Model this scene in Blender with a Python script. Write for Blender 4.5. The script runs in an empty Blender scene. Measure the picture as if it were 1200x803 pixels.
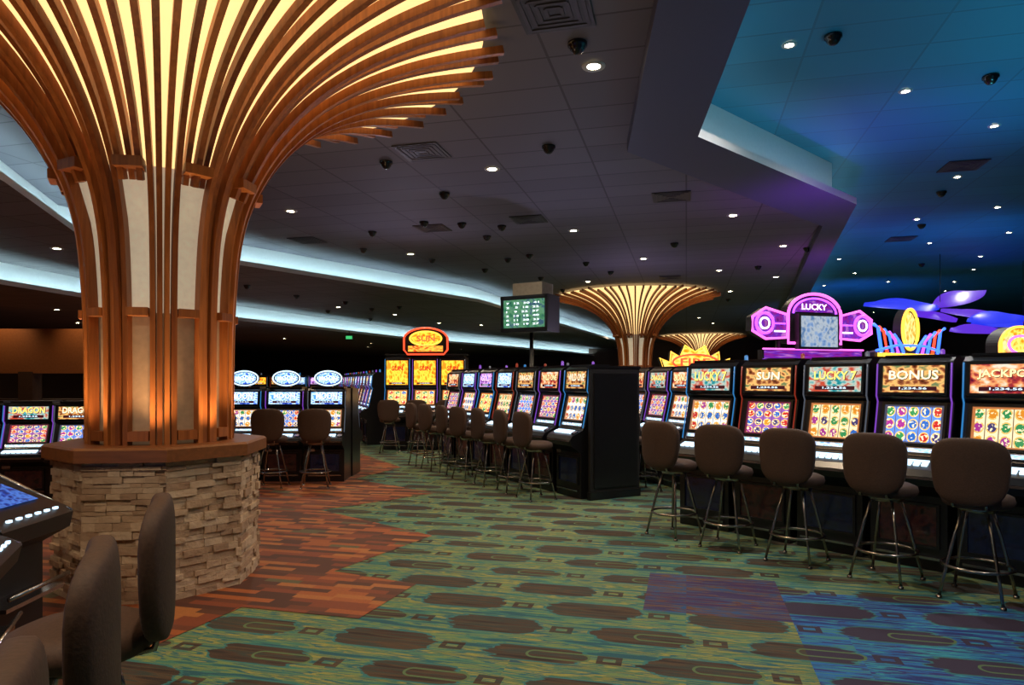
import bpy, math, random
from mathutils import Vector, Matrix
random.seed(7)
S=bpy.context.scene
S.view_settings.view_transform='Standard'
pi=math.pi
# ---------------------------------------------------------------- materials
def newmat(name):
    m=bpy.data.materials.new(name); m.use_nodes=True
    nt=m.node_tree; nt.nodes.clear()
    out=nt.nodes.new('ShaderNodeOutputMaterial'); b=nt.nodes.new('ShaderNodeBsdfPrincipled')
    nt.links.new(b.outputs[0],out.inputs[0]); return m,nt,b
def N(nt,t,**kw):
    n=nt.nodes.new(t)
    for k,v in kw.items(): setattr(n,k,v)
    return n
def setin(nt,sock,v):
    if hasattr(v,'is_output'): nt.links.new(v,sock)
    else: sock.default_value=v
def M(nt,op,a,b=0.0,c=0.0):
    n=N(nt,'ShaderNodeMath',operation=op); setin(nt,n.inputs[0],a); setin(nt,n.inputs[1],b); setin(nt,n.inputs[2],c); return n.outputs[0]
def MIX(nt,f,a,b):
    n=N(nt,'ShaderNodeMix',data_type='RGBA'); setin(nt,n.inputs[0],f)
    setin(nt,n.inputs[6],a if hasattr(a,'is_output') else (*a,1)); setin(nt,n.inputs[7],b if hasattr(b,'is_output') else (*b,1)); return n.outputs[2]
def ramp(nt,fac,stops,interp='LINEAR'):
    r=N(nt,'ShaderNodeValToRGB'); r.color_ramp.interpolation=interp
    e=r.color_ramp.elements
    while len(e)<len(stops): e.new(0.5)
    for i,(p,c) in enumerate(stops): e[i].position=p; e[i].color=(*c,1)
    nt.links.new(fac,r.inputs[0]); return r.outputs[0]
def simple(name,col,rough=.5,metal=0,emi=None,es=0,nscale=20,var=.25,bump=0):
    m,nt,b=newmat(name)
    tc=N(nt,'ShaderNodeTexCoord'); no=N(nt,'ShaderNodeTexNoise'); no.inputs['Scale'].default_value=nscale
    nt.links.new(tc.outputs['Object'],no.inputs['Vector'])
    c=MIX(nt,no.outputs['Fac'],tuple(x*(1-var) for x in col),tuple(min(1,x*(1+var)) for x in col))
    nt.links.new(c,b.inputs['Base Color'])
    b.inputs['Roughness'].default_value=rough; b.inputs['Metallic'].default_value=metal
    if emi: b.inputs['Emission Color'].default_value=(*emi,1); b.inputs['Emission Strength'].default_value=es
    if bump:
        bp=N(nt,'ShaderNodeBump'); bp.inputs['Strength'].default_value=bump; bp.inputs['Distance'].default_value=.01
        nt.links.new(no.outputs['Fac'],bp.inputs['Height']); nt.links.new(bp.outputs[0],b.inputs['Normal'])
    return m
def emit(name,c,s): return simple(name,(.02,.02,.02),.4,0,c,s)

black=simple('gloss_black',(.008,.008,.010),.28)
satin=simple('satin_black',(.012,.011,.012),.5)
chrome=simple('chrome',(.4,.4,.42),.25,1)
bronze=simple('stool_leg_metal',(.36,.32,.29),.22,1)
fabric=simple('stool_fabric',(.06,.029,.017),.7,nscale=90,var=.4,bump=.12)
trimwhite=simple('trim_ring_white',(.4,.4,.4),.5)
dome=simple('camera_dome_black',(.006,.006,.008),.1)
ventm=simple('vent_grey',(.045,.042,.05),.6)
def wood(name,c1,c2,rough=.4,axis='Z'):
    m,nt,b=newmat(name)
    tc=N(nt,'ShaderNodeTexCoord'); mp=N(nt,'ShaderNodeMapping')
    mp.inputs['Scale'].default_value=(14,14,.9) if axis=='Z' else (.9,14,14)
    nt.links.new(tc.outputs['Object'],mp.inputs[0])
    n=N(nt,'ShaderNodeTexNoise'); n.inputs['Scale'].default_value=2.2; n.inputs['Detail'].default_value=5; n.inputs['Distortion'].default_value=.6
    nt.links.new(mp.outputs[0],n.inputs['Vector'])
    g=N(nt,'ShaderNodeNewGeometry')
    f=M(nt,'ADD',M(nt,'MULTIPLY',n.outputs['Fac'],.6),M(nt,'MULTIPLY',g.outputs['Random Per Island'],.4))
    c=ramp(nt,f,[(.2,c1),(.45,tuple((a+b_)/2*.8 for a,b_ in zip(c1,c2))),(.8,c2)])
    nt.links.new(c,b.inputs['Base Color']); b.inputs['Roughness'].default_value=rough
    return m
ribwood=wood('rib_cedar',(.16,.036,.010),(.58,.20,.05))
ledgewood=wood('ledge_wood',(.15,.05,.015),(.30,.11,.035),axis='X')
def stonemat():
    m,nt,b=newmat('ledgestone')
    tc=N(nt,'ShaderNodeTexCoord'); v=N(nt,'ShaderNodeTexNoise'); v.inputs['Scale'].default_value=3.5; v.inputs['Detail'].default_value=8
    nt.links.new(tc.outputs['Object'],v.inputs['Vector'])
    geo=N(nt,'ShaderNodeNewGeometry')
    f=M(nt,'ADD',M(nt,'MULTIPLY',v.outputs['Fac'],.55),M(nt,'MULTIPLY',geo.outputs['Random Per Island'],.4))
    c=ramp(nt,f,[(.2,(.30,.18,.11)),(.45,(.46,.32,.21)),(.65,(.60,.45,.31)),(.85,(.42,.33,.25))])
    nt.links.new(c,b.inputs['Base Color']); b.inputs['Roughness'].default_value=.85
    n2=N(nt,'ShaderNodeTexNoise'); n2.inputs['Scale'].default_value=28; n2.inputs['Detail'].default_value=6
    nt.links.new(tc.outputs['Object'],n2.inputs['Vector'])
    bp=N(nt,'ShaderNodeBump'); bp.inputs['Strength'].default_value=.8; bp.inputs['Distance'].default_value=.02
    nt.links.new(n2.outputs['Fac'],bp.inputs['Height']); nt.links.new(bp.outputs[0],b.inputs['Normal'])
    return m
stone=stonemat()
def ceilmat(name,col,tile=1.2,rough=.7,rot=.25,mort=.4):
    m,nt,b=newmat(name)
    g=N(nt,'ShaderNodeNewGeometry'); mp=N(nt,'ShaderNodeMapping'); mp.inputs['Rotation'].default_value=(0,0,rot)
    nt.links.new(g.outputs['Position'],mp.inputs[0])
    br=N(nt,'ShaderNodeTexBrick'); br.offset=0; br.inputs['Scale'].default_value=1
    br.inputs['Brick Width'].default_value=tile; br.inputs['Row Height'].default_value=.6
    br.inputs['Mortar Size'].default_value=.013
    br.inputs['Color1'].default_value=(*col,1); br.inputs['Color2'].default_value=(*[x*.82 for x in col],1)
    br.inputs['Mortar'].default_value=(*[x*mort for x in col],1)
    nt.links.new(mp.outputs[0],br.inputs['Vector']); nt.links.new(br.outputs['Color'],b.inputs['Base Color'])
    b.inputs['Roughness'].default_value=rough; return m
ceilm=ceilmat('ceiling_tile_slate',(.125,.115,.138))
ceill=ceilmat('ceiling_tile_lower',(.16,.145,.15))
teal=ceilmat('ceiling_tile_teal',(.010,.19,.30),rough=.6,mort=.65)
soffm=simple('soffit_paint',(.055,.06,.12),.6,var=.05)
facem=simple('cove_plaster',(.70,.70,.70),.7,var=.05)
wallm=simple('wall_brown',(.07,.038,.025),.7,var=.2)
orangewall=simple('wall_amber',(.35,.14,.05),.6)
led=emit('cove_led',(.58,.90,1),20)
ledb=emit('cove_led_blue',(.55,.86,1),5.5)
downl=emit('downlight_lens',(1,.8,.5),60)

def floorwood():
    m,nt,b=newmat('plank_floor')
    g=N(nt,'ShaderNodeNewGeometry'); mp=N(nt,'ShaderNodeMapping'); mp.inputs['Rotation'].default_value=(0,0,.25)
    nt.links.new(g.outputs['Position'],mp.inputs[0])
    sx=N(nt,'ShaderNodeSeparateXYZ'); nt.links.new(mp.outputs[0],sx.inputs[0]); X,Y=sx.outputs[0],sx.outputs[1]
    r=M(nt,'FLOOR',M(nt,'DIVIDE',Y,.075)); wn0=N(nt,'ShaderNodeTexWhiteNoise',noise_dimensions='1D'); setin(nt,wn0.inputs['W'],r)
    c_=M(nt,'FLOOR',M(nt,'ADD',M(nt,'DIVIDE',X,.30),M(nt,'MULTIPLY',wn0.outputs['Value'],7)))
    cb=N(nt,'ShaderNodeCombineXYZ'); setin(nt,cb.inputs[0],c_); setin(nt,cb.inputs[1],r)
    wn=N(nt,'ShaderNodeTexWhiteNoise',noise_dimensions='2D'); nt.links.new(cb.outputs[0],wn.inputs['Vector'])
    c=ramp(nt,wn.outputs['Value'],[(0,(.05,.015,.01)),(.2,(.24,.05,.015)),(.4,(.42,.11,.022)),(.6,(.14,.035,.014)),(.75,(.5,.18,.04)),(.88,(.08,.03,.016)),(.96,(.09,.12,.06))],'CONSTANT')
    n=N(nt,'ShaderNodeTexNoise'); n.inputs['Scale'].default_value=1.3; nt.links.new(mp.outputs[0],n.inputs['Vector'])
    n2=N(nt,'ShaderNodeTexNoise'); n2.inputs['Scale'].default_value=60; nt.links.new(mp.outputs[0],n2.inputs['Vector'])
    c=MIX(nt,M(nt,'MULTIPLY',n.outputs['Fac'],.4),c,(.18,.045,.018)); c=MIX(nt,M(nt,'MULTIPLY',n2.outputs['Fac'],.45),c,(.05,.015,.008))
    nt.links.new(c,b.inputs['Base Color']); b.inputs['Roughness'].default_value=.7; return m
def carpet():
    m,nt,b=newmat('patterned_carpet')
    g=N(nt,'ShaderNodeNewGeometry'); mp=N(nt,'ShaderNodeMapping'); mp.inputs['Rotation'].default_value=(0,0,.25)
    nt.links.new(g.outputs['Position'],mp.inputs[0])
    sx=N(nt,'ShaderNodeSeparateXYZ'); nt.links.new(mp.outputs[0],sx.inputs[0]); X,Y=sx.outputs[0],sx.outputs[1]
    L,W=.92,.40
    mp2=N(nt,'ShaderNodeMapping'); mp2.inputs['Scale'].default_value=(1.4,20,1); nt.links.new(mp.outputs[0],mp2.inputs[0])
    n=N(nt,'ShaderNodeTexNoise'); n.inputs['Scale'].default_value=1; n.inputs['Detail'].default_value=4; nt.links.new(mp2.outputs[0],n.inputs['Vector'])
    q=M(nt,'DIVIDE',Y,W); row=M(nt,'FLOOR',q)
    p=M(nt,'ADD',M(nt,'DIVIDE',X,L),M(nt,'MULTIPLY',row,.37)); col=M(nt,'FLOOR',p)
    cc=N(nt,'ShaderNodeCombineXYZ'); setin(nt,cc.inputs[0],col); setin(nt,cc.inputs[1],row)
    rw=N(nt,'ShaderNodeTexWhiteNoise',noise_dimensions='2D'); nt.links.new(cc.outputs[0],rw.inputs['Vector'])
    rnd=rw.outputs['Value']
    jag=M(nt,'MULTIPLY',M(nt,'SUBTRACT',n.outputs['Fac'],.5),.26)
    fx0=M(nt,'MULTIPLY',M(nt,'SUBTRACT',M(nt,'FRACT',p),.5),L)
    fxj=M(nt,'ADD',fx0,jag)
    fy=M(nt,'MULTIPLY',M(nt,'SUBTRACT',M(nt,'FRACT',q),.5),W)
    def caps(fx,cx,h):
        d=M(nt,'MAXIMUM',M(nt,'SUBTRACT',M(nt,'ABSOLUTE',M(nt,'SUBTRACT',fx,cx)),h),0)
        return M(nt,'SQRT',M(nt,'ADD',M(nt,'MULTIPLY',d,d),M(nt,'MULTIPLY',fy,fy)))
    d1=caps(fxj,-.08,.17); d2=caps(fx0,.06,.13); sz=M(nt,'MULTIPLY',rnd,.06)
    d1=M(nt,'ADD',d1,sz)
    big=M(nt,'LESS_THAN',d1,.14); rim=M(nt,'LESS_THAN',d1,.155); inn=M(nt,'LESS_THAN',d2,.04); inn2=M(nt,'LESS_THAN',d2,.056)
    sq=M(nt,'MULTIPLY',M(nt,'LESS_THAN',M(nt,'ABSOLUTE',M(nt,'SUBTRACT',fx0,.35)),.07),M(nt,'LESS_THAN',M(nt,'ABSOLUTE',fy),.055))
    sqi=M(nt,'MULTIPLY',M(nt,'LESS_THAN',M(nt,'ABSOLUTE',M(nt,'SUBTRACT',fx0,.35)),.035),M(nt,'LESS_THAN',M(nt,'ABSOLUTE',fy),.02))
    cb=N(nt,'ShaderNodeCombineXYZ'); setin(nt,cb.inputs[0],M(nt,'FLOOR',M(nt,'DIVIDE',X,.95))); setin(nt,cb.inputs[1],M(nt,'FLOOR',M(nt,'DIVIDE',Y,.94)))
    wn=N(nt,'ShaderNodeTexWhiteNoise',noise_dimensions='2D'); nt.links.new(cb.outputs[0],wn.inputs['Vector'])
    f=M(nt,'ADD',n.outputs['Fac'],M(nt,'MULTIPLY',M(nt,'SUBTRACT',wn.outputs['Value'],.5),.16))
    green=ramp(nt,f,[(.0,(.012,.11,.15)),(.36,(.05,.22,.17)),(.42,(.19,.29,.10)),(.47,(.015,.14,.17)),(.515,(.33,.33,.08)),(.56,(.07,.20,.12)),(.61,(.24,.25,.07)),(.66,(.015,.10,.15))],'CONSTANT')
    blue=ramp(nt,f,[(.0,(.01,.03,.20)),(.4,(.01,.13,.42)),(.46,(.03,.34,.42)),(.50,(.03,.03,.20)),(.55,(.01,.17,.52)),(.61,(.05,.26,.28))],'CONSTANT')
    purp=ramp(nt,f,[(.0,(.05,.02,.12)),(.42,(.14,.05,.035)),(.47,(.01,.08,.26)),(.52,(.08,.04,.08)),(.57,(.02,.04,.18)),(.62,(.12,.07,.05))],'CONSTANT')
    bm=M(nt,'MULTIPLY',M(nt,'GREATER_THAN',X,.665),M(nt,'LESS_THAN',Y,5.4))
    pm=M(nt,'MULTIPLY',M(nt,'MULTIPLY',M(nt,'GREATER_THAN',X,-.285),M(nt,'LESS_THAN',X,.665)),M(nt,'MULTIPLY',M(nt,'LESS_THAN',Y,5.64),M(nt,'GREATER_THAN',Y,4.7)))
    base=MIX(nt,bm,green,blue)
    brown=ramp(nt,n.outputs['Fac'],[(.35,(.02,.013,.012)),(.46,(.10,.055,.025)),(.52,(.03,.05,.045)),(.6,(.07,.035,.02)),(.7,(.02,.014,.012))])
    brown=MIX(nt,bm,brown,(.035,.022,.06))
    c=MIX(nt,rim,base,(.03,.2,.21)); c=MIX(nt,big,c,brown)
    c=MIX(nt,M(nt,'MULTIPLY',inn2,M(nt,'GREATER_THAN',rnd,.3)),c,(.11,.2,.08)); c=MIX(nt,inn,c,brown)
    c=MIX(nt,sq,c,brown); c=MIX(nt,sqi,c,base)
    c=MIX(nt,M(nt,'MULTIPLY',pm,.92),c,purp)
    n3=N(nt,'ShaderNodeTexNoise'); n3.inputs['Scale'].default_value=160; nt.links.new(mp.outputs[0],n3.inputs['Vector'])
    c=MIX(nt,M(nt,'MULTIPLY',n3.outputs['Fac'],.42),c,(.02,.022,.02))
    nt.links.new(c,b.inputs['Base Color']); b.inputs['Roughness'].default_value=.9
    bp=N(nt,'ShaderNodeBump'); bp.inputs['Strength'].default_value=.4; bp.inputs['Distance'].default_value=.005
    nt.links.new(n3.outputs['Fac'],bp.inputs['Height']); nt.links.new(bp.outputs[0],b.inputs['Normal'])
    return m
def reels(name,cols,rows,bg,strength,seed):
    m,nt,b=newmat(name); uv=N(nt,'ShaderNodeUVMap'); mp=N(nt,'ShaderNodeMapping')
    mp.inputs['Location'].default_value=(seed*10,seed*10,0); mp.inputs['Scale'].default_value=(cols,rows,1)
    nt.links.new(uv.outputs[0],mp.inputs[0])
    fr=N(nt,'ShaderNodeSeparateXYZ'); nt.links.new(mp.outputs[0],fr.inputs[0])
    fx=M(nt,'SUBTRACT',M(nt,'FRACT',fr.outputs[0]),.5); fy=M(nt,'SUBTRACT',M(nt,'FRACT',fr.outputs[1]),.5)
    d=M(nt,'SQRT',M(nt,'ADD',M(nt,'MULTIPLY',fx,fx),M(nt,'MULTIPLY',fy,fy)))
    cb=N(nt,'ShaderNodeCombineXYZ'); setin(nt,cb.inputs[0],M(nt,'FLOOR',fr.outputs[0])); setin(nt,cb.inputs[1],M(nt,'FLOOR',fr.outputs[1]))
    wn=N(nt,'ShaderNodeTexWhiteNoise',noise_dimensions='2D'); nt.links.new(cb.outputs[0],wn.inputs['Vector'])
    sym=ramp(nt,wn.outputs['Value'],[(0,(.5,.02,.02)),(.2,(.7,.25,.02)),(.4,(.02,.12,.45)),(.6,(.35,.03,.25)),(.75,(.03,.25,.08)),(.9,(.05,.04,.15))],'CONSTANT')
    ring=M(nt,'GREATER_THAN',d,.33); sym=MIX(nt,ring,sym,(.85,.5,.12))
    no=N(nt,'ShaderNodeTexNoise'); no.inputs['Scale'].default_value=4; nt.links.new(mp.outputs[0],no.inputs['Vector'])
    sym=MIX(nt,M(nt,'GREATER_THAN',no.outputs['Fac'],.57),sym,(1,.85,.5))
    c=MIX(nt,M(nt,'LESS_THAN',d,.43),bg,sym)
    c=MIX(nt,M(nt,'GREATER_THAN',M(nt,'ABSOLUTE',fx),.465),c,(.15,.08,.03))
    s2=N(nt,'ShaderNodeSeparateXYZ'); nt.links.new(uv.outputs[0],s2.inputs[0])
    ed=M(nt,'MAXIMUM',M(nt,'ABSOLUTE',M(nt,'SUBTRACT',s2.outputs[0],.5)),M(nt,'ABSOLUTE',M(nt,'SUBTRACT',s2.outputs[1],.5)))
    c=MIX(nt,M(nt,'GREATER_THAN',ed,.455),c,(.5*bg[0],.2*bg[1],.1*bg[2]))
    nt.links.new(c,b.inputs['Emission Color']); b.inputs['Emission Strength'].default_value=strength
    b.inputs['Base Color'].default_value=(.01,.01,.01,1); b.inputs['Roughness'].default_value=.15; return m
def art(name,stops,strength,seed,scale=2.2,rough=.15):
    m,nt,b=newmat(name); uv=N(nt,'ShaderNodeUVMap'); mp=N(nt,'ShaderNodeMapping')
    mp.inputs['Location'].default_value=(seed*3.7,seed*1.3,0); mp.inputs['Scale'].default_value=(1.8,1.2,1)
    nt.links.new(uv.outputs[0],mp.inputs[0])
    no=N(nt,'ShaderNodeTexNoise'); no.inputs['Scale'].default_value=scale; no.inputs['Detail'].default_value=5; no.inputs['Distortion'].default_value=1.0
    nt.links.new(mp.outputs[0],no.inputs['Vector'])
    vo=N(nt,'ShaderNodeTexVoronoi'); vo.inputs['Scale'].default_value=4.5; nt.links.new(mp.outputs[0],vo.inputs['Vector'])
    fac=M(nt,'ADD',M(nt,'MULTIPLY',no.outputs['Fac'],.7),M(nt,'MULTIPLY',vo.outputs['Distance'],.38))
    k=len(stops); c=ramp(nt,fac,[(.3+.4*i/(k-1),s) for i,s in enumerate(stops)],'LINEAR')
    nt.links.new(c,b.inputs['Emission Color']); b.inputs['Emission Strength'].default_value=strength
    b.inputs['Base Color'].default_value=(.01,.01,.01,1); b.inputs['Roughness'].default_value=rough; return m
# ---------------------------------------------------------------- mesh builder
_tc={}
def textgeo(word):
    if word in _tc: return _tc[word]
    cu=bpy.data.curves.new('t','FONT'); cu.body=word; cu.align_x='CENTER'; cu.align_y='CENTER'; cu.resolution_u=2; cu.offset=.02
    o=bpy.data.objects.new('t',cu); S.collection.objects.link(o); bpy.context.view_layer.update()
    me=o.to_mesh(); vs=[v.co.copy() for v in me.vertices]; fs=[tuple(p.vertices) for p in me.polygons]; o.to_mesh_clear()
    bpy.data.objects.remove(o); bpy.data.curves.remove(cu)
    xs=[v.x for v in vs]; ys=[v.y for v in vs]; w=max(xs)-min(xs); h=max(ys)-min(ys); cx=(max(xs)+min(xs))/2; cy=(max(ys)+min(ys))/2
    _tc[word]=([((v.x-cx)/w,(v.y-cy)/h) for v in vs],fs); return _tc[word]
class MB:
    def __init__(s): s.v=[];s.f=[];s.m=[];s.uv=[];s.sm=[]
    def text(s,word,c,ux,uz,w,h,m):
        vs,fs=textgeo(word); c=Vector(c); s.add([c+ux*(x*w)+uz*(y*h) for x,y in vs],fs,m)
    def face(s,pts,m=0,uv=None,smooth=False):
        k=len(s.v); s.v+= [tuple(p) for p in pts]; s.f.append(tuple(range(k,k+len(pts)))); s.m.append(m)
        s.uv.append(uv or [(0,0)]*len(pts)); s.sm.append(smooth)
    def add(s,vs,fs,m=0,smooth=False):
        k=len(s.v); s.v+=[tuple(p) for p in vs]
        for f in fs: s.f.append(tuple(k+i for i in f)); s.m.append(m); s.uv.append([(0,0)]*len(f)); s.sm.append(smooth)
    def box(s,c,d,m=0,R=None):
        hx,hy,hz=d[0]/2,d[1]/2,d[2]/2
        vs=[Vector((x*hx,y*hy,z*hz)) for x in(-1,1) for y in(-1,1) for z in(-1,1)]
        if R: vs=[R@v for v in vs]
        vs=[v+Vector(c) for v in vs]
        s.add(vs,[(0,1,3,2),(4,6,7,5),(0,4,5,1),(2,3,7,6),(0,2,6,4),(1,5,7,3)],m)
    def prism(s,prof,x0,x1,m=0):
        n=len(prof); vs=[(x0,y,z) for y,z in prof]+[(x1,y,z) for y,z in prof]
        s.add(vs,[tuple(range(n))[::-1],tuple(range(n,2*n))]+[(i,(i+1)%n,n+(i+1)%n,n+i) for i in range(n)],m)
    def extr(s,poly,y0,y1,m=0):
        n=len(poly); vs=[(x,y0,z) for x,z in poly]+[(x,y1,z) for x,z in poly]
        s.add(vs,[tuple(range(n)),tuple(range(n,2*n))[::-1]]+[(i,n+i,n+(i+1)%n,(i+1)%n) for i in range(n)],m)
    def screen(s,poly,y,m):
        xs=[p[0] for p in poly]; zs=[p[1] for p in poly]; a,b=min(xs),max(xs); c,d=min(zs),max(zs)
        s.face([(x,y,z) for x,z in poly],m,[((x-a)/(b-a),(z-c)/(d-c)) for x,z in poly])
    def lathe(s,prof,seg=24,m=0,c=(0,0,0),smooth=True,cap=False):
        vs=[]; 
        for r,z in prof:
            for i in range(seg): a=2*pi*i/seg; vs.append((c[0]+r*math.cos(a),c[1]+r*math.sin(a),c[2]+z))
        fs=[(j*seg+i,j*seg+(i+1)%seg,(j+1)*seg+(i+1)%seg,(j+1)*seg+i) for j in range(len(prof)-1) for i in range(seg)]
        s.add(vs,fs,m,smooth)
    def tube(s,pts,r,m=0,seg=8,closed=False):
        pts=[Vector(p) for p in pts]; n=len(pts); vs=[]
        for i,p in enumerate(pts):
            a=pts[(i-1)%n] if (closed or i>0) else p; b=pts[(i+1)%n] if (closed or i<n-1) else p
            t=(b-a).normalized(); up=Vector((0,0,1)) if abs(t.z)<.9 else Vector((0,1,0))
            u=t.cross(up).normalized(); w=t.cross(u)
            for k in range(seg): an=2*pi*k/seg; vs.append(p+r*(math.cos(an)*u+math.sin(an)*w))
        fs=[]
        for j in range(n if closed else n-1):
            for i in range(seg): a=j*seg;b=((j+1)%n)*seg; fs.append((a+i,a+(i+1)%seg,b+(i+1)%seg,b+i))
        if not closed: fs+=[tuple(range(seg))[::-1],tuple(range((n-1)*seg,n*seg))]
        s.add(vs,fs,m,True)
    def sell(s,c,d,e1=.5,e2=.5,m=0,nu=16,nv=24,bend=0,taper=0):
        pw=lambda x,e: math.copysign(abs(x)**e,x); vs=[]
        for i in range(nu+1):
            la=-pi/2+pi*i/nu
            for j in range(nv):
                lo=2*pi*j/nv
                y=d[1]*pw(math.sin(la),e1); x=d[0]*pw(math.cos(la),e1)*pw(math.cos(lo),e2); z=d[2]*pw(math.cos(la),e1)*pw(math.sin(lo),e2)
                x*=1+taper*z/d[2]
                vs.append((c[0]+x,c[1]+y+bend*x*x,c[2]+z))
        s.add(vs,[(i*nv+j,i*nv+(j+1)%nv,(i+1)*nv+(j+1)%nv,(i+1)*nv+j) for i in range(nu) for j in range(nv)],m,True)
    def mesh(s,name,mats):
        me=bpy.data.meshes.new(name); me.from_pydata(s.v,[],s.f)
        for mt in mats: me.materials.append(mt)
        me.polygons.foreach_set('material_index',s.m); me.polygons.foreach_set('use_smooth',s.sm)
        ul=me.uv_layers.new(name='UVMap'); flat=[]
        for u in s.uv:
            for a in u: flat+=list(a)
        ul.data.foreach_set('uv',flat); me.update(); return me
EX,EZ=Vector((1,0,0)),Vector((0,0,1))
def put(me,name,loc=(0,0,0),rz=0,sc=(1,1,1),parent=None):
    o=bpy.data.objects.new(name,me); S.collection.objects.link(o); o.location=loc; o.rotation_euler=(0,0,rz); o.scale=sc
    if parent: o.parent=parent
    return o
def plane(name,pts,z,mat):
    b=MB(); b.face([(x,y,z) for x,y in pts]); return put(b.mesh(name,[mat]),name)
def ang(n): return math.atan2(n[1],n[0])+pi/2
# ---------------------------------------------------------------- room shell
X0,X1,Y0,Y1=-18,27,-6,50
plane('floor',[(X0,Y0),(X1,Y0),(X1,Y1),(X0,Y1)],0,carpet())
fw=[(-2.6,Y0),(-2.45,2.2),(-2.17,3.78),(-1.85,4.68),(-1.0,4.45),(-.73,5.21),(-1.45,5.56),(-.80,6.85),(-2.3,8.2),(-1.04,9.47),(-2.5,10.8),(-2.0,12.3),(-3.4,14.9),(-4.6,20),(-8,32),(-8,Y1),(X0,Y1),(X0,Y0)]
plane('floor_wood_aisle',fw,.004,floorwood())
def wall(name,a,b,mat=wallm,z0=0,z1=5.2):
    m=MB(); m.face([(a[0],a[1],z0),(b[0],b[1],z0),(b[0],b[1],z1),(a[0],a[1],z1)]); put(m.mesh(name,[mat]),name)
wall('wall_back',(X0,Y1),(X1,Y1)); wall('wall_left',(X0,Y0),(X0,Y1)); wall('wall_right',(X1,Y0),(X1,Y1)); wall('wall_front',(X0,Y0),(X1,Y0))
def offset(line,d):
    out=[]
    for i,p in enumerate(line):
        p=Vector(p); ns=[]
        if i>0: t=(p-Vector(line[i-1])).normalized(); ns.append(Vector((-t.y,t.x)))
        if i<len(line)-1: t=(Vector(line[i+1])-p).normalized(); ns.append(Vector((-t.y,t.x)))
        n=sum(ns,Vector((0,0)))/len(ns); n=n/max(.3,n.length_squared); out.append(tuple(p+n*d))
    return out
P=[(-6.0,Y0),(-5.3,4.5),(-6.1,8.2),(-7.1,11.2),(-5.6,14.1),(-1.0,20.7),(4.5,36),(9.5,Y1)]
Q=[(-10,Y0),(-10,13.3),(-9.7,15.7),(-8.5,21.3),(-4.65,31),(3,44),(6,Y1)]
SO=[(1.0,Y0),(1.05,4.9),(1.38,8.18),(5.5,12.1),(9.2,22.7),(14.7,38.6),(18.6,Y1)]
SI=[(1.5,Y0),(1.72,4.92),(2.09,7.67),(5.35,10.6),(9.8,22.7),(15.6,38.6),(19.7,Y1)]
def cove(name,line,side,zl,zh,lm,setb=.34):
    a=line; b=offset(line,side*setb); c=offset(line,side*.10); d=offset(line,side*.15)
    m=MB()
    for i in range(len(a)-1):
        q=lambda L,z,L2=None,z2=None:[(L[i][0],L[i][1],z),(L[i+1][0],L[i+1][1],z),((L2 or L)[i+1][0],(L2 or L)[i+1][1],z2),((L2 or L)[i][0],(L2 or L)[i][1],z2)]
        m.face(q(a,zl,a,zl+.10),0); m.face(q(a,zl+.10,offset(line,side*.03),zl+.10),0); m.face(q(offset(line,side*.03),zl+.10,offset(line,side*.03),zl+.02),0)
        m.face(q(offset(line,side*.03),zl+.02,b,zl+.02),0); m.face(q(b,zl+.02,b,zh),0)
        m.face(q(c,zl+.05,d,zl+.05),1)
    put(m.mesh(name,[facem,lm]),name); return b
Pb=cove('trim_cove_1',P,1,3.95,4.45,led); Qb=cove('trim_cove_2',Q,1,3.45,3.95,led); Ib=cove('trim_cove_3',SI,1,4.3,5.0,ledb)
plane('ceiling',Pb+SO[::-1],4.45,ceilm)
plane('ceiling_lower',Qb+P[::-1],3.95,ceill)
plane('ceiling_lowest',[(X0,Y0)]+Q+[(X0,Y1)],3.45,ceill)
plane('ceiling_soffit',SO+SI[::-1],4.3,soffm)
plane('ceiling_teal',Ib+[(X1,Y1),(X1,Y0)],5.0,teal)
m=MB()
for i in range(len(SO)-1): m.face([(*SO[i],4.3),(*SO[i+1],4.3),(*SO[i+1],4.45),(*SO[i],4.45)])
put(m.mesh('trim_soffit_edge',[soffm]),'trim_soffit_edge')
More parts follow.
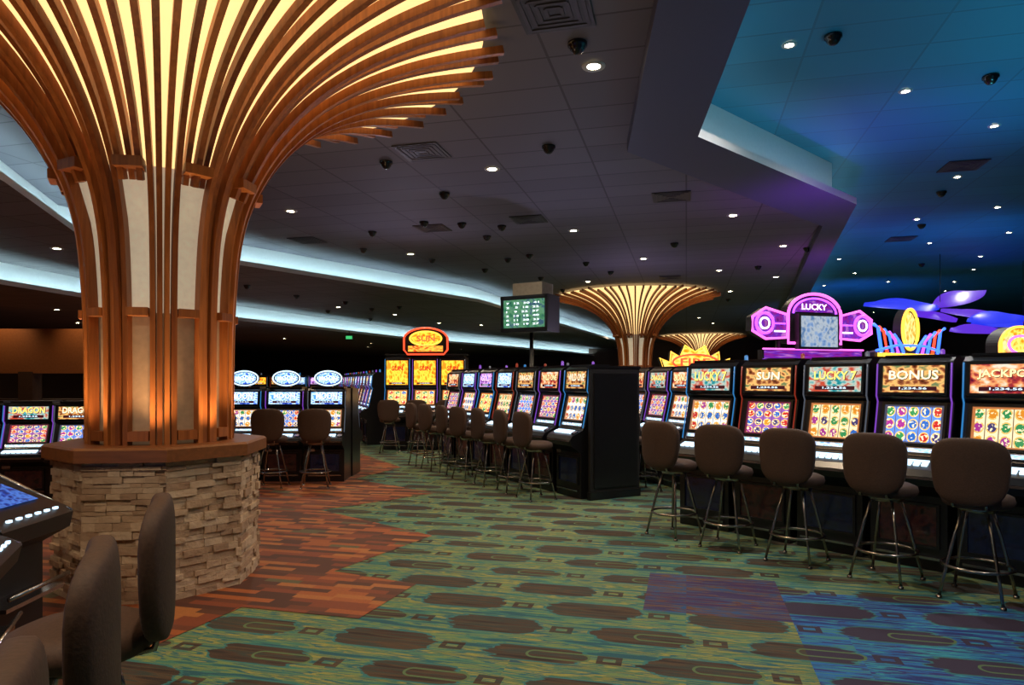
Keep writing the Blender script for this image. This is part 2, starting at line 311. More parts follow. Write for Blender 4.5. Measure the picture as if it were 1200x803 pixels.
# ---------------------------------------------------------------- fan columns
def catmull(pts,k=4):
    o=[]; n=len(pts)
    for i in range(n-1):
        p0,p1,p2,p3=[Vector(pts[max(0,min(n-1,i+j))]) for j in(-1,0,1,2)]
        for t in range(k):
            t/=k; o.append(.5*((2*p1)+(-p0+p2)*t+(2*p0-5*p1+4*p2-p3)*t*t+(-p0+3*p1-3*p2+p3)*t**3))
    o.append(Vector(pts[-1])); return o
prof=catmull([(.515,1.09),(.515,1.8),(.53,2.3),(.57,2.7),(.67,3.05),(.88,3.42),(1.17,3.73),(1.53,3.97),(1.94,4.15),(2.35,4.27),(2.72,4.35)])
def pn(i):
    a=prof[max(0,i-1)]; b=prof[min(len(prof)-1,i+1)]; t=(b-a).normalized(); return Vector((-t.y,t.x))
def build_column():
    rb=MB(); NR=70; PB=7; SOL=4
    for k in range(NR):
        th=2*pi*(k+.5)/NR; slot=k%PB; gap=slot>=SOL
        start=0 if not gap else 15
        end=len(prof)-random.choice([0,0,1,0,2]); off=(.0,.035)[k%2]
        e=Vector((math.cos(th),math.sin(th),0)); tt=Vector((-math.sin(th),math.cos(th),0)); vs=[]
        for i in range(start,end):
            nn=pn(i); p=prof[i]-nn*off*(.4+.6*min(1,i/16)); w=.018+.006*min(1,max(0,(i-12)/20)); dep=.065
            q=p+nn*dep
            for (rr,s_) in((p,-1),(p,1),(q,1),(q,-1)): vs.append(e*rr.x+Vector((0,0,rr.y))+tt*w*s_)
        n=end-start; fs=[(3,2,1,0),tuple(4*(n-1)+j for j in range(4))]
        for j in range(n-1):
            for c in range(4): fs.append((4*j+c,4*j+(c+1)%4,4*j+4+(c+1)%4,4*j+4+c))
        rb.add(vs,fs,0)
    for k in range(NR//PB):
        a0=2*pi*(PB*k+SOL+.05)/NR; a1=2*pi*(PB*k+PB-.05)/NR
        for (z,r0,r1,h) in((3.03,.50,.75,.07),(2.02,.42,.56,.06),(1.12,.40,.53,.07)):
            pts=[(r1*math.cos(a0),r1*math.sin(a0)),(r1*math.cos(a1),r1*math.sin(a1)),(r0*math.cos(a1),r0*math.sin(a1)),(r0*math.cos(a0),r0*math.sin(a0))]
            vs=[(x,y,z) for x,y in pts]+[(x,y,z+h) for x,y in pts]
            rb.add(vs,[(3,2,1,0),(4,5,6,7)]+[(i,(i+1)%4,4+(i+1)%4,4+i) for i in range(4)],0)
    ribs=rb.mesh('ribs',[ribwood])
    g=MB(); inner=[prof[i]+pn(i)*.066 for i in range(len(prof)-2)]
    up=[(p.x,min(p.y,4.43)) for p in inner if p.y>=3.06]; 
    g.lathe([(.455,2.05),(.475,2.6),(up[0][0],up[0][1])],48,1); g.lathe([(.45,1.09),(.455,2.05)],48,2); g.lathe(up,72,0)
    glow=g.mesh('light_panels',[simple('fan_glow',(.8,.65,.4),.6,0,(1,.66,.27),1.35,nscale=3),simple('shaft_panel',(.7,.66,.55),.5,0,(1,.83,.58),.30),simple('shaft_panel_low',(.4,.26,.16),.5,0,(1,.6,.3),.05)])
    st=MB(); ap=.655
    sw=2*ap*math.tan(pi/8)
    for f in range(8):
        a=pi/4*f+.12; R=Matrix.Rotation(a,3,'Z'); z=0
        random.seed(f)
        while z<.97:
            h=random.choice([.03,.04,.05,.06]); h=min(h,.99-z); x=-sw/2-.01
            while x<sw/2:
                w=random.uniform(.07,.22); w=min(w,sw/2+.01-x); 
                if w<.03: break
                d=random.uniform(.0,.032)
                st.box(R@Vector((ap-.05+d/2,x+w/2,z+h/2)),(.1+d,w-.003,h-.003),0,R); x+=w
            z+=h
    st.lathe([(ap-.02,0),(ap-.02,.99)],8,0,smooth=False)
    sb=st.mesh('stone_base',[stone])
    l=MB(); 
    def octo(r): return [(r*math.cos(.12+pi/8+pi/4*i),r*math.sin(.12+pi/8+pi/4*i)) for i in range(8)]
    o=octo(.79); o2=octo(.77)
    l.add([(x,y,.99) for x,y in o]+[(x,y,1.075) for x,y in o]+[(x,y,1.09) for x,y in o2],[tuple(range(8))[::-1],tuple(range(16,24))]+[(i,(i+1)%8,8+(i+1)%8,8+i) for i in range(8)]+[(8+i,8+(i+1)%8,16+(i+1)%8,16+i) for i in range(8)],0)
    led_=l.mesh('wood_ledge',[ledgewood])
    return ribs,glow,sb,led_
parts=build_column(); random.seed(11)
for (x,y) in((-2.77,5.4),(4.1,22.7),(11.9,43),):
    e=bpy.data.objects.new('fan_column',None); S.collection.objects.link(e); e.location=(x,y,0)
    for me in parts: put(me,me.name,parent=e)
# ---------------------------------------------------------------- lights
def spot(loc,w,col,ang_=150,blend=.8,target=None,r=.05):
    l=bpy.data.lights.new('spot','SPOT'); l.energy=w; l.color=col; l.spot_size=math.radians(ang_); l.spot_blend=blend; l.shadow_soft_size=r
    o=bpy.data.objects.new('downlight_beam' if target is None else 'aimed_or_fill_beam',l); S.collection.objects.link(o); o.location=loc
    if target is not None:
        o.rotation_euler=(Vector(target)-Vector(loc)).to_track_quat('-Z','Y').to_euler()
    return o
WARM=(1,.76,.52)
dl=MB(); dl.lathe([(.055,-.004),(.075,-.012),(.105,-.01),(.11,0)],20,0); dl.lathe([(.001,-.006),(.06,-.006)],20,1)
dlm=dl.mesh('recessed_downlight',[trimwhite,downl])
main=[(.75,6.27),(-.27,9.3),(3.85,11.9),(1.18,13.1),(-3.76,11.6),(-2.3,15.5),(3.1,16.1),(5.8,14.6),(5.4,17.8),(7.0,21.9),(7.3,18.9),(2.2,19.8),(1.2,24),(6,28),(8.5,31),(-.6,1.5),(-3.4,1.0),(3.6,26),(10,34),(6,38),(-4.6,-3)]
for i,(x,y) in enumerate(main):
    put(dlm,'recessed_downlight',(x,y,4.447)); spot((x,y,4.42),240,WARM)
for (x,y) in [(-8.2,12.3),(-7.6,18),(-5.6,22),(-8,6),(-3,28),(0,34),(-7,15),(-4.2,24.5),(-1.3,29)]:
    put(dlm,'recessed_downlight',(x,y,3.947)); spot((x,y,3.92),130,WARM)
for (x,y) in [(-11.5,12),(-12,18),(-11,24),(-10,30),(-7,34),(-13,30),(-3,40),(-6,44),(-14,22),(-8,38)]:
    put(dlm,'recessed_downlight',(x,y,3.447)); spot((x,y,3.42),70,WARM)
for (x,y) in [(2.84,6.99),(4.67,8.1),(6.5,9.2),(9.6,13.5),(10.4,17),(12.9,18.8),(13,23.6),(15.3,23.6),(10.9,21.7),(3.4,2.5),(7.5,11.5),(12,27),(17,30)]:
    put(dlm,'recessed_downlight',(x,y,4.997),sc=(.7,.7,1)); spot((x,y,4.97),190,(.95,.9,.85))
for (x,y) in [(8.6,14.5),(11.5,15.8),(9.2,19.2),(14.2,21),(11.2,24.5),(16.5,26),(13.6,31),(18,34),(15.5,19)]:
    put(dlm,'recessed_downlight',(x,y,4.997),sc=(.7,.7,1))
dm=MB(); dm.lathe([(.085,-.004),(.085,-.03),(.07,-.04),(.065,-.06),(.04,-.09),(.02,-.1),(.001,-.102)],20,0); dmm=dm.mesh('dome_camera',[dome])
for (x,y,z) in [(.56,5.84,4.45),(.45,8.4,4.45),(-1.66,9,4.45),(-1.04,10.5,4.45),(-.92,12.5,4.45),(-.19,12.7,4.45),(-3.25,14.9,4.45),(-1.6,12.4,4.45),(-.1,16.1,4.45),(.4,15.6,4.45),(-.5,13.6,4.45),(2.6,18,4.45),(.8,19,4.45),(-1.9,16.2,4.45),
      (1.8,16.6,4.45),(-.7,17.6,4.45),(3.4,14.3,4.45),(4.6,20.5,4.45),(6.2,17.2,4.45),(7.6,24,4.45),(1.6,21.5,4.45),(-2.7,13.2,4.45),
      (3.2,6.8,5),(5.4,7.7,5),(7.8,12.4,5),(9,15,5),(12,20,5),(10.2,12.9,5),(12.8,16.4,5),(6.4,14.8,4.45),(-6.6,17,3.95),(-6.0,19,3.95),(-5.0,20.5,3.95),(-6.2,23,3.95),(-4.6,22.4,3.95),(-3.6,21.8,3.95),(-5.4,26,3.95),(-8.4,16,3.95)]:
    put(dmm,'dome_camera',(x,y,z))
vm=MB(); vm.box((0,0,-.009),(.58,.58,.012),1)
for i in range(4):
    s=.48-.12*i; 
    for a in range(4):
        R=Matrix.Rotation(a*pi/2,3,'Z'); vm.box(R@Vector((s/2,0,-.018)),(.03,s,.008),0,R)
vmm=vm.mesh('air_vent',[ventm,satin])
for (x,y,z) in [(.33,5.33,4.45),(-1.13,8.6,4.45),(2.5,10.7,4.45),(.3,12.2,4.45),(-4.2,14,4.45),(7.2,10.9,5),(9.4,16.5,5),(-1.5,12.9,4.45),(4.4,19,4.45),(-3.9,6.9,4.45)]:
    put(vmm,'air_vent',(x,y,z),-.25)
# ---------------------------------------------------------------- slot machines
def slot(zs=1.0,topper=None,tall=False,word='LUCKY',wh=.09):
    b=MB(); H=1.75
    pr=[(-.27,0),(-.27,.60),(-.42,.70),(-.44,.78),(-.40,.83),(-.24,.90),(-.20,.97),(-.10,1.37),(-.15,1.41),(-.12,1.71),(-.06,1.75),(.3,1.75),(.3,0)]
    if tall: pr=[p for p in pr[:8]]+[(-.15,1.41),(-.13,2.06),(-.06,2.1),(.3,2.1),(.3,0)]
    b.prism([(y,z*zs) for y,z in pr],-.295,.295,0)
    def scr(p0,p1,hw,m,off=.006,bar=.022,fm=1,word=None):
        p0=Vector((0,p0[0],p0[1]*zs)); p1=Vector((0,p1[0],p1[1]*zs)); t=(p1-p0); L=t.length; t.normalize(); n=Vector((0,-t.z,t.y))
        q=[p0+n*off+Vector((-hw,0,0)),p0+n*off+Vector((hw,0,0)),p1+n*off+Vector((hw,0,0)),p1+n*off+Vector((-hw,0,0))]
        b.face(q,m,[(0,0),(1,0),(1,1),(0,1)])
        R=Matrix((Vector((1,0,0)),-n,t)).transposed(); c=(p0+p1)/2
        for sx in(-1,1): b.box(c+Vector((sx*(hw+bar/2),0,0))+n*.008,(bar,.03,L+2*bar),fm,R)
        for e,s_ in((p0,-1),(p1,1)): b.box(e+t*s_*bar/2+n*.008,(2*hw,.03,bar),fm,R)
        if word:
            cc=c+t*(.1 if tall else .035); ww=hw*2*min(.8,.17*len(word))
            b.text(word,cc+n*.010-t*.004+EX*.004,EX,t,ww*1.02,wh*1.06,9); b.text(word,cc+n*.013,EX,t,ww,wh,8)
            # jackpot value bar under the title
            cb_=c-t*(L/2-.035); b.box(cb_+n*.010,(hw*1.5,.004,.035),9,R); b.text('1,234.56',cb_+n*.014,EX,t,hw*.9,.022,4)
    scr((-.187,1.02),(-.108,1.34),.23,3,fm=0)
    if tall: scr((-.148,1.47),(-.132,2.02),.25,2,fm=0,word=word)
    else: scr((-.148,1.45),(-.123,1.68),.24,2,fm=0,bar=.02,word=word)
    scr((-.268,.20),(-.268,.52),.22,6,fm=0)
    scr((-.213,.925),(-.195,.98),.24,7,bar=.008)
    R=Matrix.Rotation(math.radians(24),3,'X')
    for i in range(7): b.box((-.21+.06*i,-.33,.867*zs),(.042,.05,.022),4,R)
    b.box((-.03,-.285,.888*zs),(.4,.02,.012),4,R)
    b.box((.24,-.33,.865*zs),(.07,.07,.03),1,R)
    b.box((0,-.436,.765*zs),(.55,.018,.02),1)
    b.box((-.2,-.28,.60*zs),(.1,.03,.05),1); b.box((0,-.29,.1),(.5,.03,.02),1)
    for sx in(-1,1):
        b.tube([(sx*.287,-.235,.93*zs),(sx*.287,-.135,1.37*zs),(sx*.287,-.165,1.42*zs),(sx*.287,-.14,(2.05 if tall else 1.70)*zs)],.007,5,6)
    top=(2.1 if tall else 1.75)*zs
    b.box((0,.08,top+.012),(.5,.3,.024),0)
    if topper=='round':
        b.box((0,.02,top+.04),(.12,.1,.08),1)
        n=28; el=[(.21*math.cos(2*pi*i/n),top+.16+.115*math.sin(2*pi*i/n)) for i in range(n)]
        b.extr(el,-.03,.06,0); b.screen([(x*.86,top+.16+(z-top-.16)*.82) for x,z in el],-.034,2)
        b.tube([(x,-.035,z) for x,z in el],.011,4,6,True)
        b.text(word,(0,-.04,top+.16),EX,EZ,.28,.07,8)
    elif topper=='candle':
        b.lathe([(.022,0),(.022,.02),(.02,.02),(.02,.06),(.008,.07),(.001,.071)],12,5,(0.0,.08,top+.024))
    return b
arts=[art('art_teal',[(.0,.08,.10),(.02,.32,.35),(.5,.55,.45),(.5,.06,.03)],1.3,1),art('art_gold',[(.06,.01,.0),(.25,.06,.02),(.95,.5,.15),(.15,.2,.08)],1.3,2),
 art('art_red',[(.08,.0,.02),(.40,.03,.03),(.85,.35,.12),(.8,.7,.55)],1.3,3),art('art_blue',[(.0,.01,.15),(.03,.12,.7),(.6,.85,1),(.05,.25,.7)],1.7,4),
 art('art_amber',[(.3,.04,0),(1,.28,.01),(1,.6,.05),(1,.22,.01)],1.8,5),art('art_violet',[(.05,.0,.15),(.25,.04,.5),(.9,.5,.8),(.08,.12,.8)],1.3,6)]
tcol=[emit('title_gold',(1,.7,.15),1.7),emit('title_white',(1,.85,.6),1.5),emit('title_cream',(1,.85,.4),1.5),emit('title_ice',(.85,.95,1),1.8),emit('title_red',(.8,.02,.01),1.4),emit('title_pink',(1,.6,.9),1.6)]
tshadow=emit('title_shadow',(.12,.0,.02),.4)
words=['RICHES','GOLD','LUCKY 7','MOON','SUN','WILD ONE','JACKPOT','TIGER','BONUS','DRAGON']
rl=[reels('reels_cream',5,3,(.95,.8,.5),1.25,1),reels('reels_white',5,3,(.85,.93,1),1.3,2),reels('reels_blue',5,3,(.10,.25,.8),1.6,3),reels('reels_warm',3,3,(1,.6,.2),1.6,4),reels('reels_pink',5,4,(.25,.08,.4),1.6,5)]
bw=emit('button_white',(.6,.82,1),1.8); acc=[emit('edge_cyan',(.05,.4,1),.5),emit('edge_violet',(.4,.1,1),.5),emit('edge_steel',(.3,.35,.45),.25),emit('edge_red',(1,.08,.03),.25)]
strip=art('deck_strip_glass',[(.02,.1,.3),(.2,.6,.9),(.9,.95,1),(.1,.2,.6)],1.6,17,6)
belly=[art('belly_dark_blue',[(.0,.0,.02),(.0,.02,.08),(.02,.05,.2),(0,0,.02)],.03,8),art('belly_dark_red',[(.02,.0,.0),(.1,.01,.02),(.3,.05,.03),(0,0,.0)],.03,9)]
slantscreen=art('slant_screen',[(.0,.01,.08),(.01,.06,.5),(.1,.3,1),(.01,.02,.25)],.7,19,3,rough=.45)
MESH={}
def machine(kind,a,r,c,be):
    key=(kind,a,r,c,be)
    if key not in MESH:
        kw={'std':{}, 'candle':dict(topper='candle'),'round':dict(topper='round',zs=.82),'tall':dict(tall=True),'low':dict(zs=.72),'lowback':dict(zs=.82),'roundbig':dict(topper='round')}[kind]
        wd=words[a] if a in(3,4) else words[(a*3+r*2+c)%10]
        MESH[key]=slot(word=wd,wh=.08+.02*(r%2),**kw).mesh('slot_machine',[black,chrome,arts[a],rl[r],bw,acc[c],belly[be],strip,tcol[a],tshadow])
    return MESH[key]
def stoolmesh():
    b=MB()
    b.lathe([(.001,.655),(.19,.655),(.215,.67),(.225,.70),(.215,.735),(.17,.755),(.08,.762),(.001,.763)],28,0)
    b.lathe([(.001,.62),(.12,.62),(.13,.655)],20,1)
    b.sell((0,-.235,.92),(.235,.04,.235),.45,.62,0,bend=.6,taper=.08)
    for sx in(-1,1): b.tube([(sx*.1,-.12,.66),(sx*.1,-.215,.67),(sx*.1,-.25,.80)],.012,1,6)
    for k in range(4):
        a=pi/4+k*pi/2; c,s=math.cos(a),math.sin(a)
        b.tube([(.10*c,.10*s,.64),(.16*c,.16*s,.45),(.22*c,.22*s,.22),(.27*c,.27*s,.012)],.0115,1,8)
        b.lathe([(.02,0),(.02,.015),(.012,.02)],8,1,(.27*c,.27*s,0))
    b.tube([(.22*math.cos(2*pi*i/28),.22*math.sin(2*pi*i/28),.23) for i in range(28)],.012,1,8,True)
    return b.mesh('bar_stool',[fabric,bronze])
STM=stoolmesh()
def stool(x,y,r): put(STM,'bar_stool',(x,y,0.004),r)
def row(start,step,n,cnt,kinds=('candle',),stools=True,so=.80,sk=(),arts_=range(6),i0=0,sc=1,rls=None):
    for i in range(i0,cnt):
        x=start[0]+step[0]*i; y=start[1]+step[1]*i; L=math.hypot(*n); nx,ny=n[0]/L,n[1]/L
        al=list(arts_); me=machine(kinds[i%len(kinds)],al[(i*2+i//3)%len(al)],rls[i%len(rls)] if rls else (i*3+1)%5 ,(i)%4,i%2)
        put(me,'slot_machine',(x,y,.004),ang((nx,ny)),(sc,1,1))
        if stools and i not in sk: stool(x+nx*so+random.uniform(-.03,.03),y+ny*so+random.uniform(-.03,.03),ang((nx,ny))+random.uniform(-.15,.15))
nR=(-.756,-.654)
row((3.95,5.4),(-.43,.50),nR,5,arts_=(2,0,1,5,0),i0=-2,kinds=('std',),rls=(0,2,0,4,1))
row((3.95+.50,5.4+.43),(-.43,.50),(-nR[0],-nR[1]),5,i0=-2)
row((2.6,9.95),(-.21,.63),(-.95,-.31),5,so=.78,sk=(2,4),arts_=(2,1,0,5),kinds=('std',))
row((1.0,9.35),(-.33,.61),(-.88,-.48),7,so=.76,arts_=(1,3,2,5,1,3),kinds=('std','candle'))
row((1.0+.62,9.35+.34),(-.33,.61),(.88,.48),7,stools=False,i0=1)
row((-4.22,10.8),(.66,0),(0.05,-1),3,kinds=('round',),arts_=(3,3,3),so=.78,rls=(1,2,1))
row((-4.22,11.45),(.66,0),(0,1),3,kinds=('lowback',),stools=False)
row((-2.6,15.7),(.63,0),(-.1,-1),3,kinds=('tall',),arts_=(4,4,4),so=.8,rls=(3,))
row((-3.35,16.9),(-.225,.665),(-.95,-.31),15,so=.78,arts_=(3,5,0,3))
row((-7.1,9.2),(.66,0),(.2,-1),3,kinds=('low',),arts_=(2,1,0),stools=False)
row((6.3,14.5),(.62,.3),(-.45,-.9),8,stools=False,kinds=('roundbig','candle'))
row((5.2,20),(.66,.1),(-.1,-1),9,stools=False,kinds=('roundbig','candle'))
row((-2.5,34),(.68,0),(0,-1),12,stools=False,kinds=('candle',))
row((-10.2,24),(.68,0),(0,-1),6,stools=False,kinds=('candle',))
e=MB(); e.box((0,0,.86),(.80,.05,1.72),0); e.box((0,-.03,.9),(.70,.02,1.5),1); e.box((0,-.0,1.735),(.84,.07,.03),1); e.box((0,-.0,.05),(.82,.08,.1),1)
put(e.mesh('slot_bank_end_panel',[satin,black]),'slot_bank_end_panel',(1.36,9.08,.004),ang((.475,-.88)))
# near-left slant machines
def slant():
    b=MB(); pr=[(-.3,0),(-.3,.52),(-.46,.60),(-.48,.68),(-.42,.72),(-.05,.86),(.22,1.10),(.3,1.08),(.34,0)]
    b.prism(pr,-.31,.31,0)
    def q(p0,p1,hw,m):
        p0=Vector((0,*p0));p1=Vector((0,*p1));t=(p1-p0).normalized();n=Vector((0,-t.z,t.y))*.006
        b.face([p0+n+Vector((-hw,0,0)),p0+n+Vector((hw,0,0)),p1+n+Vector((hw,0,0)),p1+n+Vector((-hw,0,0))],m,[(0,0),(1,0),(1,1),(0,1)])
    q((-.03,.878),(.20,1.08),.27,2); q((-.33,.757),(-.12,.835),.22,2)
    for i in range(6): b.box((-.2+.08*i,-.44,.715),(.03,.018,.012),4)
    for sx in(-1,1): b.tube([(sx*.31,-.47,.68),(sx*.31,-.05,.87),(sx*.31,.22,1.11)],.014,1,6)
    b.box((0,-.38,.30),(.5,.16,.02),1); b.tube([(-.26,-.48,.36),(.26,-.48,.36)],.012,1)
    return b.mesh('slant_slot_machine',[simple('slant_black',(.012,.012,.014),.45),chrome,slantscreen,belly[0],bw])
sm=slant(); ns=(.9,.43); n0=(.95,.05)
put(sm,'slant_slot_machine',(-3.12,3.80,.004),ang(n0),(1,1,1.12))
for i in range(1,4): put(sm,'slant_slot_machine',(-3.10+.3*i,3.66-.66*i,.004),ang(ns),(1,1,1.05))
for (x,y,r) in [(-1.41,2.24,-.02),(-1.21,1.56,.03),(-.92,.86,0)]: stool(x,y,ang(ns)+r)
# ---------------------------------------------------------------- signs
magenta=emit('neon_magenta',(1,.12,.75),2.4); violet=emit('neon_violet',(.35,.06,1),3); bluen=emit('neon_blue',(.03,.12,1),3.5); gold=emit('neon_gold',(1,.5,.05),2.2); redn=emit('neon_red',(1,.06,.02),2.2); whiten=emit('neon_white',(1,.8,.95),2.5)
def ell(cx,cz,a,c,n=32,a0=0,a1=2*pi): return [(cx+a*math.cos(a0+(a1-a0)*i/n),cz+c*math.sin(a0+(a1-a0)*i/n)) for i in range(n if a1-a0>6.2 else n+1)]
def tubeloop(b,pts,y,r,m,closed=True): b.tube([(x,y,z) for x,z in pts],r,m,6,closed)
b=MB()
arch=ell(0,.42,.42,.28,24,0,pi)+[(-.42,.05),(.42,.05)]; b.extr(arch,0,.15,0); tubeloop(b,arch,-.02,.02,1)
tubeloop(b,ell(0,.44,.34,.2,20,0,pi),-.02,.015,2,False); b.screen(ell(0,.46,.3,.16,20,0,pi),-.006,5)
b.text('LUCKY',(0,-.012,.53),EX,EZ,.4,.08,3)
b.box((0,-.06,.2),(.64,.08,.46),0); b.screen([(-.29,.0),(.29,.0),(.29,.40),(-.29,.40)],-.105,4)
for s in(-1,1):
    w=[(s*.42,.12),(s*.75,.10),(s*.95,.2),(s*.95,.38),(s*.75,.5),(s*.42,.42)]; 
    if s<0: w=w[::-1]
    b.extr(w,.02,.14,0); tubeloop(b,w,-.0,.018,1); b.screen(w,.012,5)
    tubeloop(b,ell(s*.78,.3,.13,.13,24),-.02,.02,2); tubeloop(b,ell(s*.78,.3,.07,.07,16),-.02,.013,3); tubeloop(b,[(s*.46,.2),(s*.62,.2)],-.01,.012,3,False); tubeloop(b,[(s*.46,.3),(s*.62,.3)],-.01,.012,2,False)
for s in(-.5,.5): b.tube([(s,.08,.1),(s,.08,-.4)],.03,0)
b.box((0,.1,-1.2),(1.5,.3,1.6),0)
b.extr([(-.8,-.16),(.8,-.16),(.8,-.04),(-.8,-.04)],.0,.1,0); b.screen([(-.78,-.15),(.78,-.15),(.78,-.05),(-.78,-.05)],-.006,5); tubeloop(b,[(-.8,-.03),(.8,-.03)],-.01,.012,1,False); tubeloop(b,[(-.8,-.17),(.8,-.17)],-.01,.012,2,False)
put(b.mesh('neon_marquee_sign',[satin,magenta,violet,whiten,art('tv_blue',[(.10,.22,.5),(.3,.5,.9),(.7,.8,.9),(.15,.3,.6)],.7,11),art('sign_violet_face',[(.10,.0,.25),(.4,.02,.4),(.18,.02,.65),(.7,.2,.8)],.75,12)]),'neon_marquee_sign',(3.98,9.0,2.0),.3)
b=MB()
o_=ell(0,.42,.17,.27); b.extr(o_,0,.12,0); tubeloop(b,o_,-.02,.022,1); b.screen(ell(0,.42,.14,.23),-.006,4)
b.extr([(-.75,0),(.75,0),(.75,.1),(.3,.18),(-.3,.18),(-.75,.1)],0,.14,0); 
for i in range(13): b.box((-.66+.11*i,-.02,.07),(.06,.03,.05),1)
for s in(-1,1):
    for j in range(5):
        pts=[(s*(.15+.12*j),.1),(s*(.22+.12*j),.22+.05*j),(s*(.36+.11*j),.34+.03*j)]; tubeloop(b,pts,-.02,.02,(2,3,2,5,2)[j],False)
tubeloop(b,[(-.75,.12),(-.3,.2),(.3,.2),(.75,.12)],-.03,.018,2,False)
b.box((0,.1,-.9),(1.1,.3,1.8),0)
gs=b.mesh('golden_oval_sign',[satin,gold,bluen,violet,art('gold_face',[(.5,.15,.0),(1,.5,.04),(1,.8,.3),(.6,.3,.02)],1.5,13),redn])
put(gs,'golden_oval_sign',(5.35,9.2,1.83),.5)
b=MB()
fl=[(-.62,.0),(-.7,.22),(-.5,.14),(-.48,.34),(-.3,.24),(-.2,.46),(0,.34),(.2,.46),(.3,.24),(.48,.34),(.5,.14),(.7,.22),(.62,0)]
ff=art('flame_face',[(.8,.06,0),(1,.3,.01),(1,.75,.15),(1,.25,.01)],1.8,14)
b.extr(fl,0,.12,0); b.screen([(x*.95,z*.95+.005) for x,z in fl],-.006,2); tubeloop(b,fl,-.01,.018,1); tubeloop(b,ell(0,.15,.45,.14),-.03,.02,3); b.text('FIRE',(0,-.03,.15),EX,EZ,.6,.14,3); b.box((0,.1,-1.1),(1,.3,2.2),0)
put(b.mesh('flame_sign',[satin,gold,ff,redn]),'flame_sign',(3.75,14.0,1.78),.2,(1.1,1,1.1))
b=MB()
ar=ell(0,.1,.55,.3,24,0,pi)+[(-.55,-.1),(.55,-.1)]; b.extr(ar,0,.14,0); b.screen([(x*.92,z*.92) for x,z in ar],-.006,2); tubeloop(b,ar,-.02,.022,1); tubeloop(b,ell(0,.12,.36,.14),-.03,.018,3); b.box((0,.1,-1.0),(.9,.3,1.9),0)
put(b.mesh('gold_arch_sign',[satin,gold,ff,magenta]),'gold_arch_sign',(6.25,8.4,1.90),.55,(1,1,.8))
b=MB()
tp=ell(0,.34,.5,.26,24,0,pi)+[(-.5,.1),(-.42,0),(.42,0),(.5,.1)]
b.extr(tp,0,.2,0); tubeloop(b,tp,-.02,.022,1); tubeloop(b,ell(0,.36,.36,.16),-.02,.022,3); b.screen(ell(0,.36,.33,.14),-.006,2); 
b.text('SUN',(0,-.012,.36),EX,EZ,.42,.14,1)
b.box((0,-.02,.12),(.86,.04,.15),0); b.screen([(-.4,.06),(.4,.06),(.4,.19),(-.4,.19)],-.045,4)
b.extr([(-.95,-.02),(.95,-.02),(.95,.01),(-.95,.01)],0,.3,0)
put(b.mesh('amber_topper_sign',[satin,redn,arts[4],gold,art('red_strip',[(.4,.01,0),(1,.06,.01),(1,.5,.05),(.6,.03,.02)],1.8,15)]),'amber_topper_sign',(-1.97,15.6,2.17),-.05)
b=MB()
def leaf(c,L,W,rz,tilt,mi):
    R=Matrix.Rotation(.6,3,'X')@Matrix.Rotation(rz,3,'Z')@Matrix.Rotation(tilt,3,'Y'); vs=[];n=12
    for i in range(n+1):
        t=i/n; w=W*math.sin(pi*t)**.8*(1-.35*t)
        for s in(-1,0,1): vs.append(Vector(c)+R@Vector((L*t,s*w,.12*math.sin(pi*t)+(.05 if s==0 else 0)-.06*abs(s))))
    b.add(vs,[(3*i+j,3*i+j+1,3*i+j+4,3*i+j+3) for i in range(n) for j in range(2)],mi,True)
leaf((11.6,18.5,3.55),-2.1,.42,.0,.05,0); leaf((11.4,18.5,3.6),1.9,.42,.35,-.05,1); leaf((12.2,18.3,3.2),1.7,.42,.05,.0,0); leaf((11.8,18.4,2.95),1.4,.32,-.1,.0,1); leaf((12.0,18.4,3.2),-1.3,.3,-.3,.0,1)
leaf((14.6,19.5,3.3),-2.0,.5,.3,.1,0); leaf((14.6,19.5,3.2),-2.1,.4,-.4,0,1)
for p in((11.6,18.5),(14.6,19.5)): b.tube([(p[0],p[1],3.3),(p[0],p[1],5.0)],.008,2)
put(b.mesh('hanging_petal_sculpture',[emit('petal_blue',(.02,.04,1),.9),emit('petal_violet',(.14,.03,.8),.85),satin]),'hanging_petal_sculpture')
b=MB(); b.box((0,0,0),(.8,.42,.52),0); b.screen([(-.35,-.2),(.35,-.2),(.35,.2),(-.35,.2)],-.216,2)
for s in(-1,1): b.box((s*.375,-.215,0),(.04,.02,.5),1)
for s in(-1,1): b.box((0,-.215,s*.232),(.8,.02,.045),1)
for i in range(6): b.text(('7  12  30  41','2   5  18  22','1   9  22  37','3  14  15  40','6  11  28  33','8  10  19  27')[i],(-.02,-.221,.15-.06*i),EX,EZ,.56,.028,4)
b.tube([(0,.05,-.26),(0,.05,-2.6)],.03,1,10); b.box((.0,.1,.36),(.5,.4,.18),3); b.box((0,.05,.27),(.2,.2,.06),1)
put(b.mesh('tv_display_on_pole',[satin,black,art('tv_green',[(.02,.06,.10),(.03,.22,.10),(.15,.4,.2),(.04,.12,.2)],.8,16,4),simple('grey_box',(.3,.28,.24),.5),tcol[3]]),'tv_display_on_pole',(.30,11.33,2.66),ang((-.5,-.85)),(1.1,1,1.15))
b=MB(); b.box((-13.5,17,2.3),(9,.3,1.1),0)
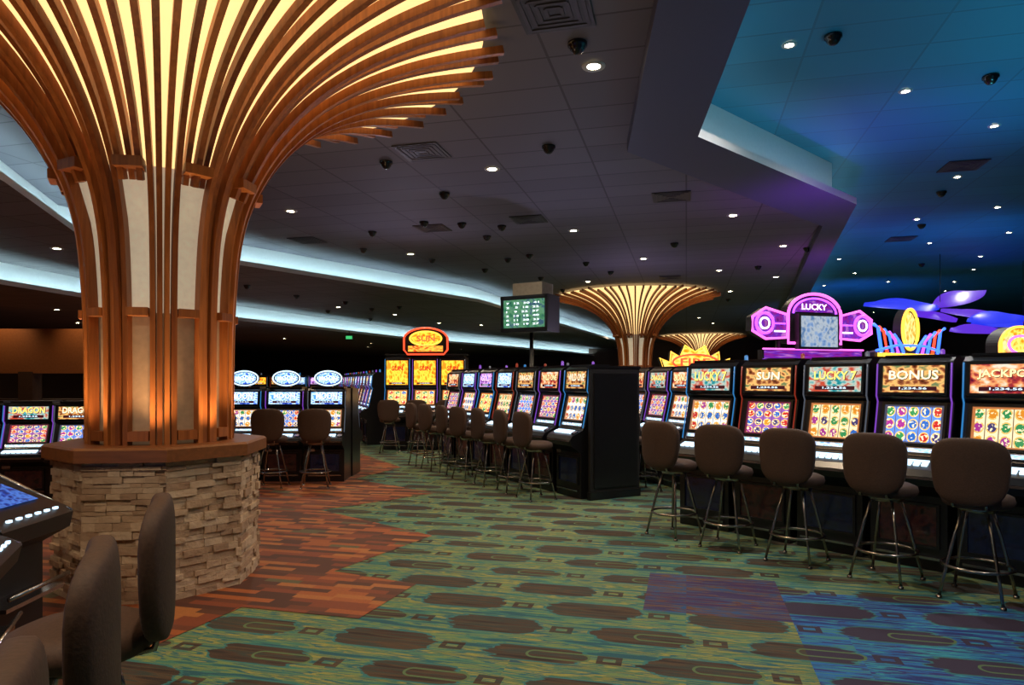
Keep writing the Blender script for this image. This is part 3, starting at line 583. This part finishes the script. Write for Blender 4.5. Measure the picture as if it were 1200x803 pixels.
for x in(-17,-14.5,-12,-9.3): b.box((x,17,.9),(.35,.35,1.78),1)
b.box((-13.5,17.6,.55),(9,.5,1.1),1)
put(b.mesh('wall_partition',[orangewall,wallm]),'wall_partition')
for x in(-15,-12.5,-10.5): spot((x,16.2,3.4),30,(1,.6,.3),100,target=(x,17,2.3))
b=MB(); b.box((0,0,0),(.5,.05,.2),0); b.screen([(-.2,-.06),(.2,-.06),(.2,.06),(-.2,.06)],-.03,1); b.box((0,0,.16),(.04,.04,.14),0)
put(b.mesh('exit_sign',[satin,emit('exit_green',(.1,1,.3),.6)]),'exit_sign',(-6.2,26,3.22),sc=(.6,1,1))
for k in range(8):
    a=2*pi*k/8-1.2
    spot((-2.77+.66*math.cos(a),5.4+.66*math.sin(a),1.13),28,(1,.62,.3),130,.9,(-2.77+.95*math.cos(a),5.4+.95*math.sin(a),3))
# added fill spots without fixtures, aimed up to brighten and tint the ceiling
spot((4.6,9.6,2.8),110,(.5,.08,1),150,.9,(5.2,10.5,5)); spot((10,15,2.4),170,(.03,.35,1),160,.9,(11,17,5)); spot((6.5,8.5,2.5),110,(.05,.6,1),160,.9,(6.5,7,5)); spot((5.2,4.5,2.0),150,(.05,.7,1),160,.9,(5,5,5))
spot((12,24,2.4),220,(.05,.25,1),160,.9,(13,26,5))
spot((7.2,15.2,2.4),120,(.6,.08,.9),150,.9,(7.4,16,5))
spot((1.0,11,2.0),80,(.5,.47,.75),160,.9,(1,10,5)); spot((-2,13,2.4),80,(.5,.5,.75),160,.9,(-1.5,12,5)); spot((3,17,2.4),80,(.5,.38,.8),160,.9,(3,17,5))
# ---------------------------------------------------------------- world/camera
w=bpy.data.worlds.new('world'); S.world=w; w.use_nodes=True; w.node_tree.nodes['Background'].inputs[0].default_value=(.05,.06,.1,1)
cam=bpy.data.cameras.new('camera'); cam.lens=24; cam.sensor_width=36; cam.shift_y=.038
co=bpy.data.objects.new('camera',cam); S.collection.objects.link(co); co.location=(0,0,1.55); co.rotation_euler=(pi/2,0,0); S.camera=co
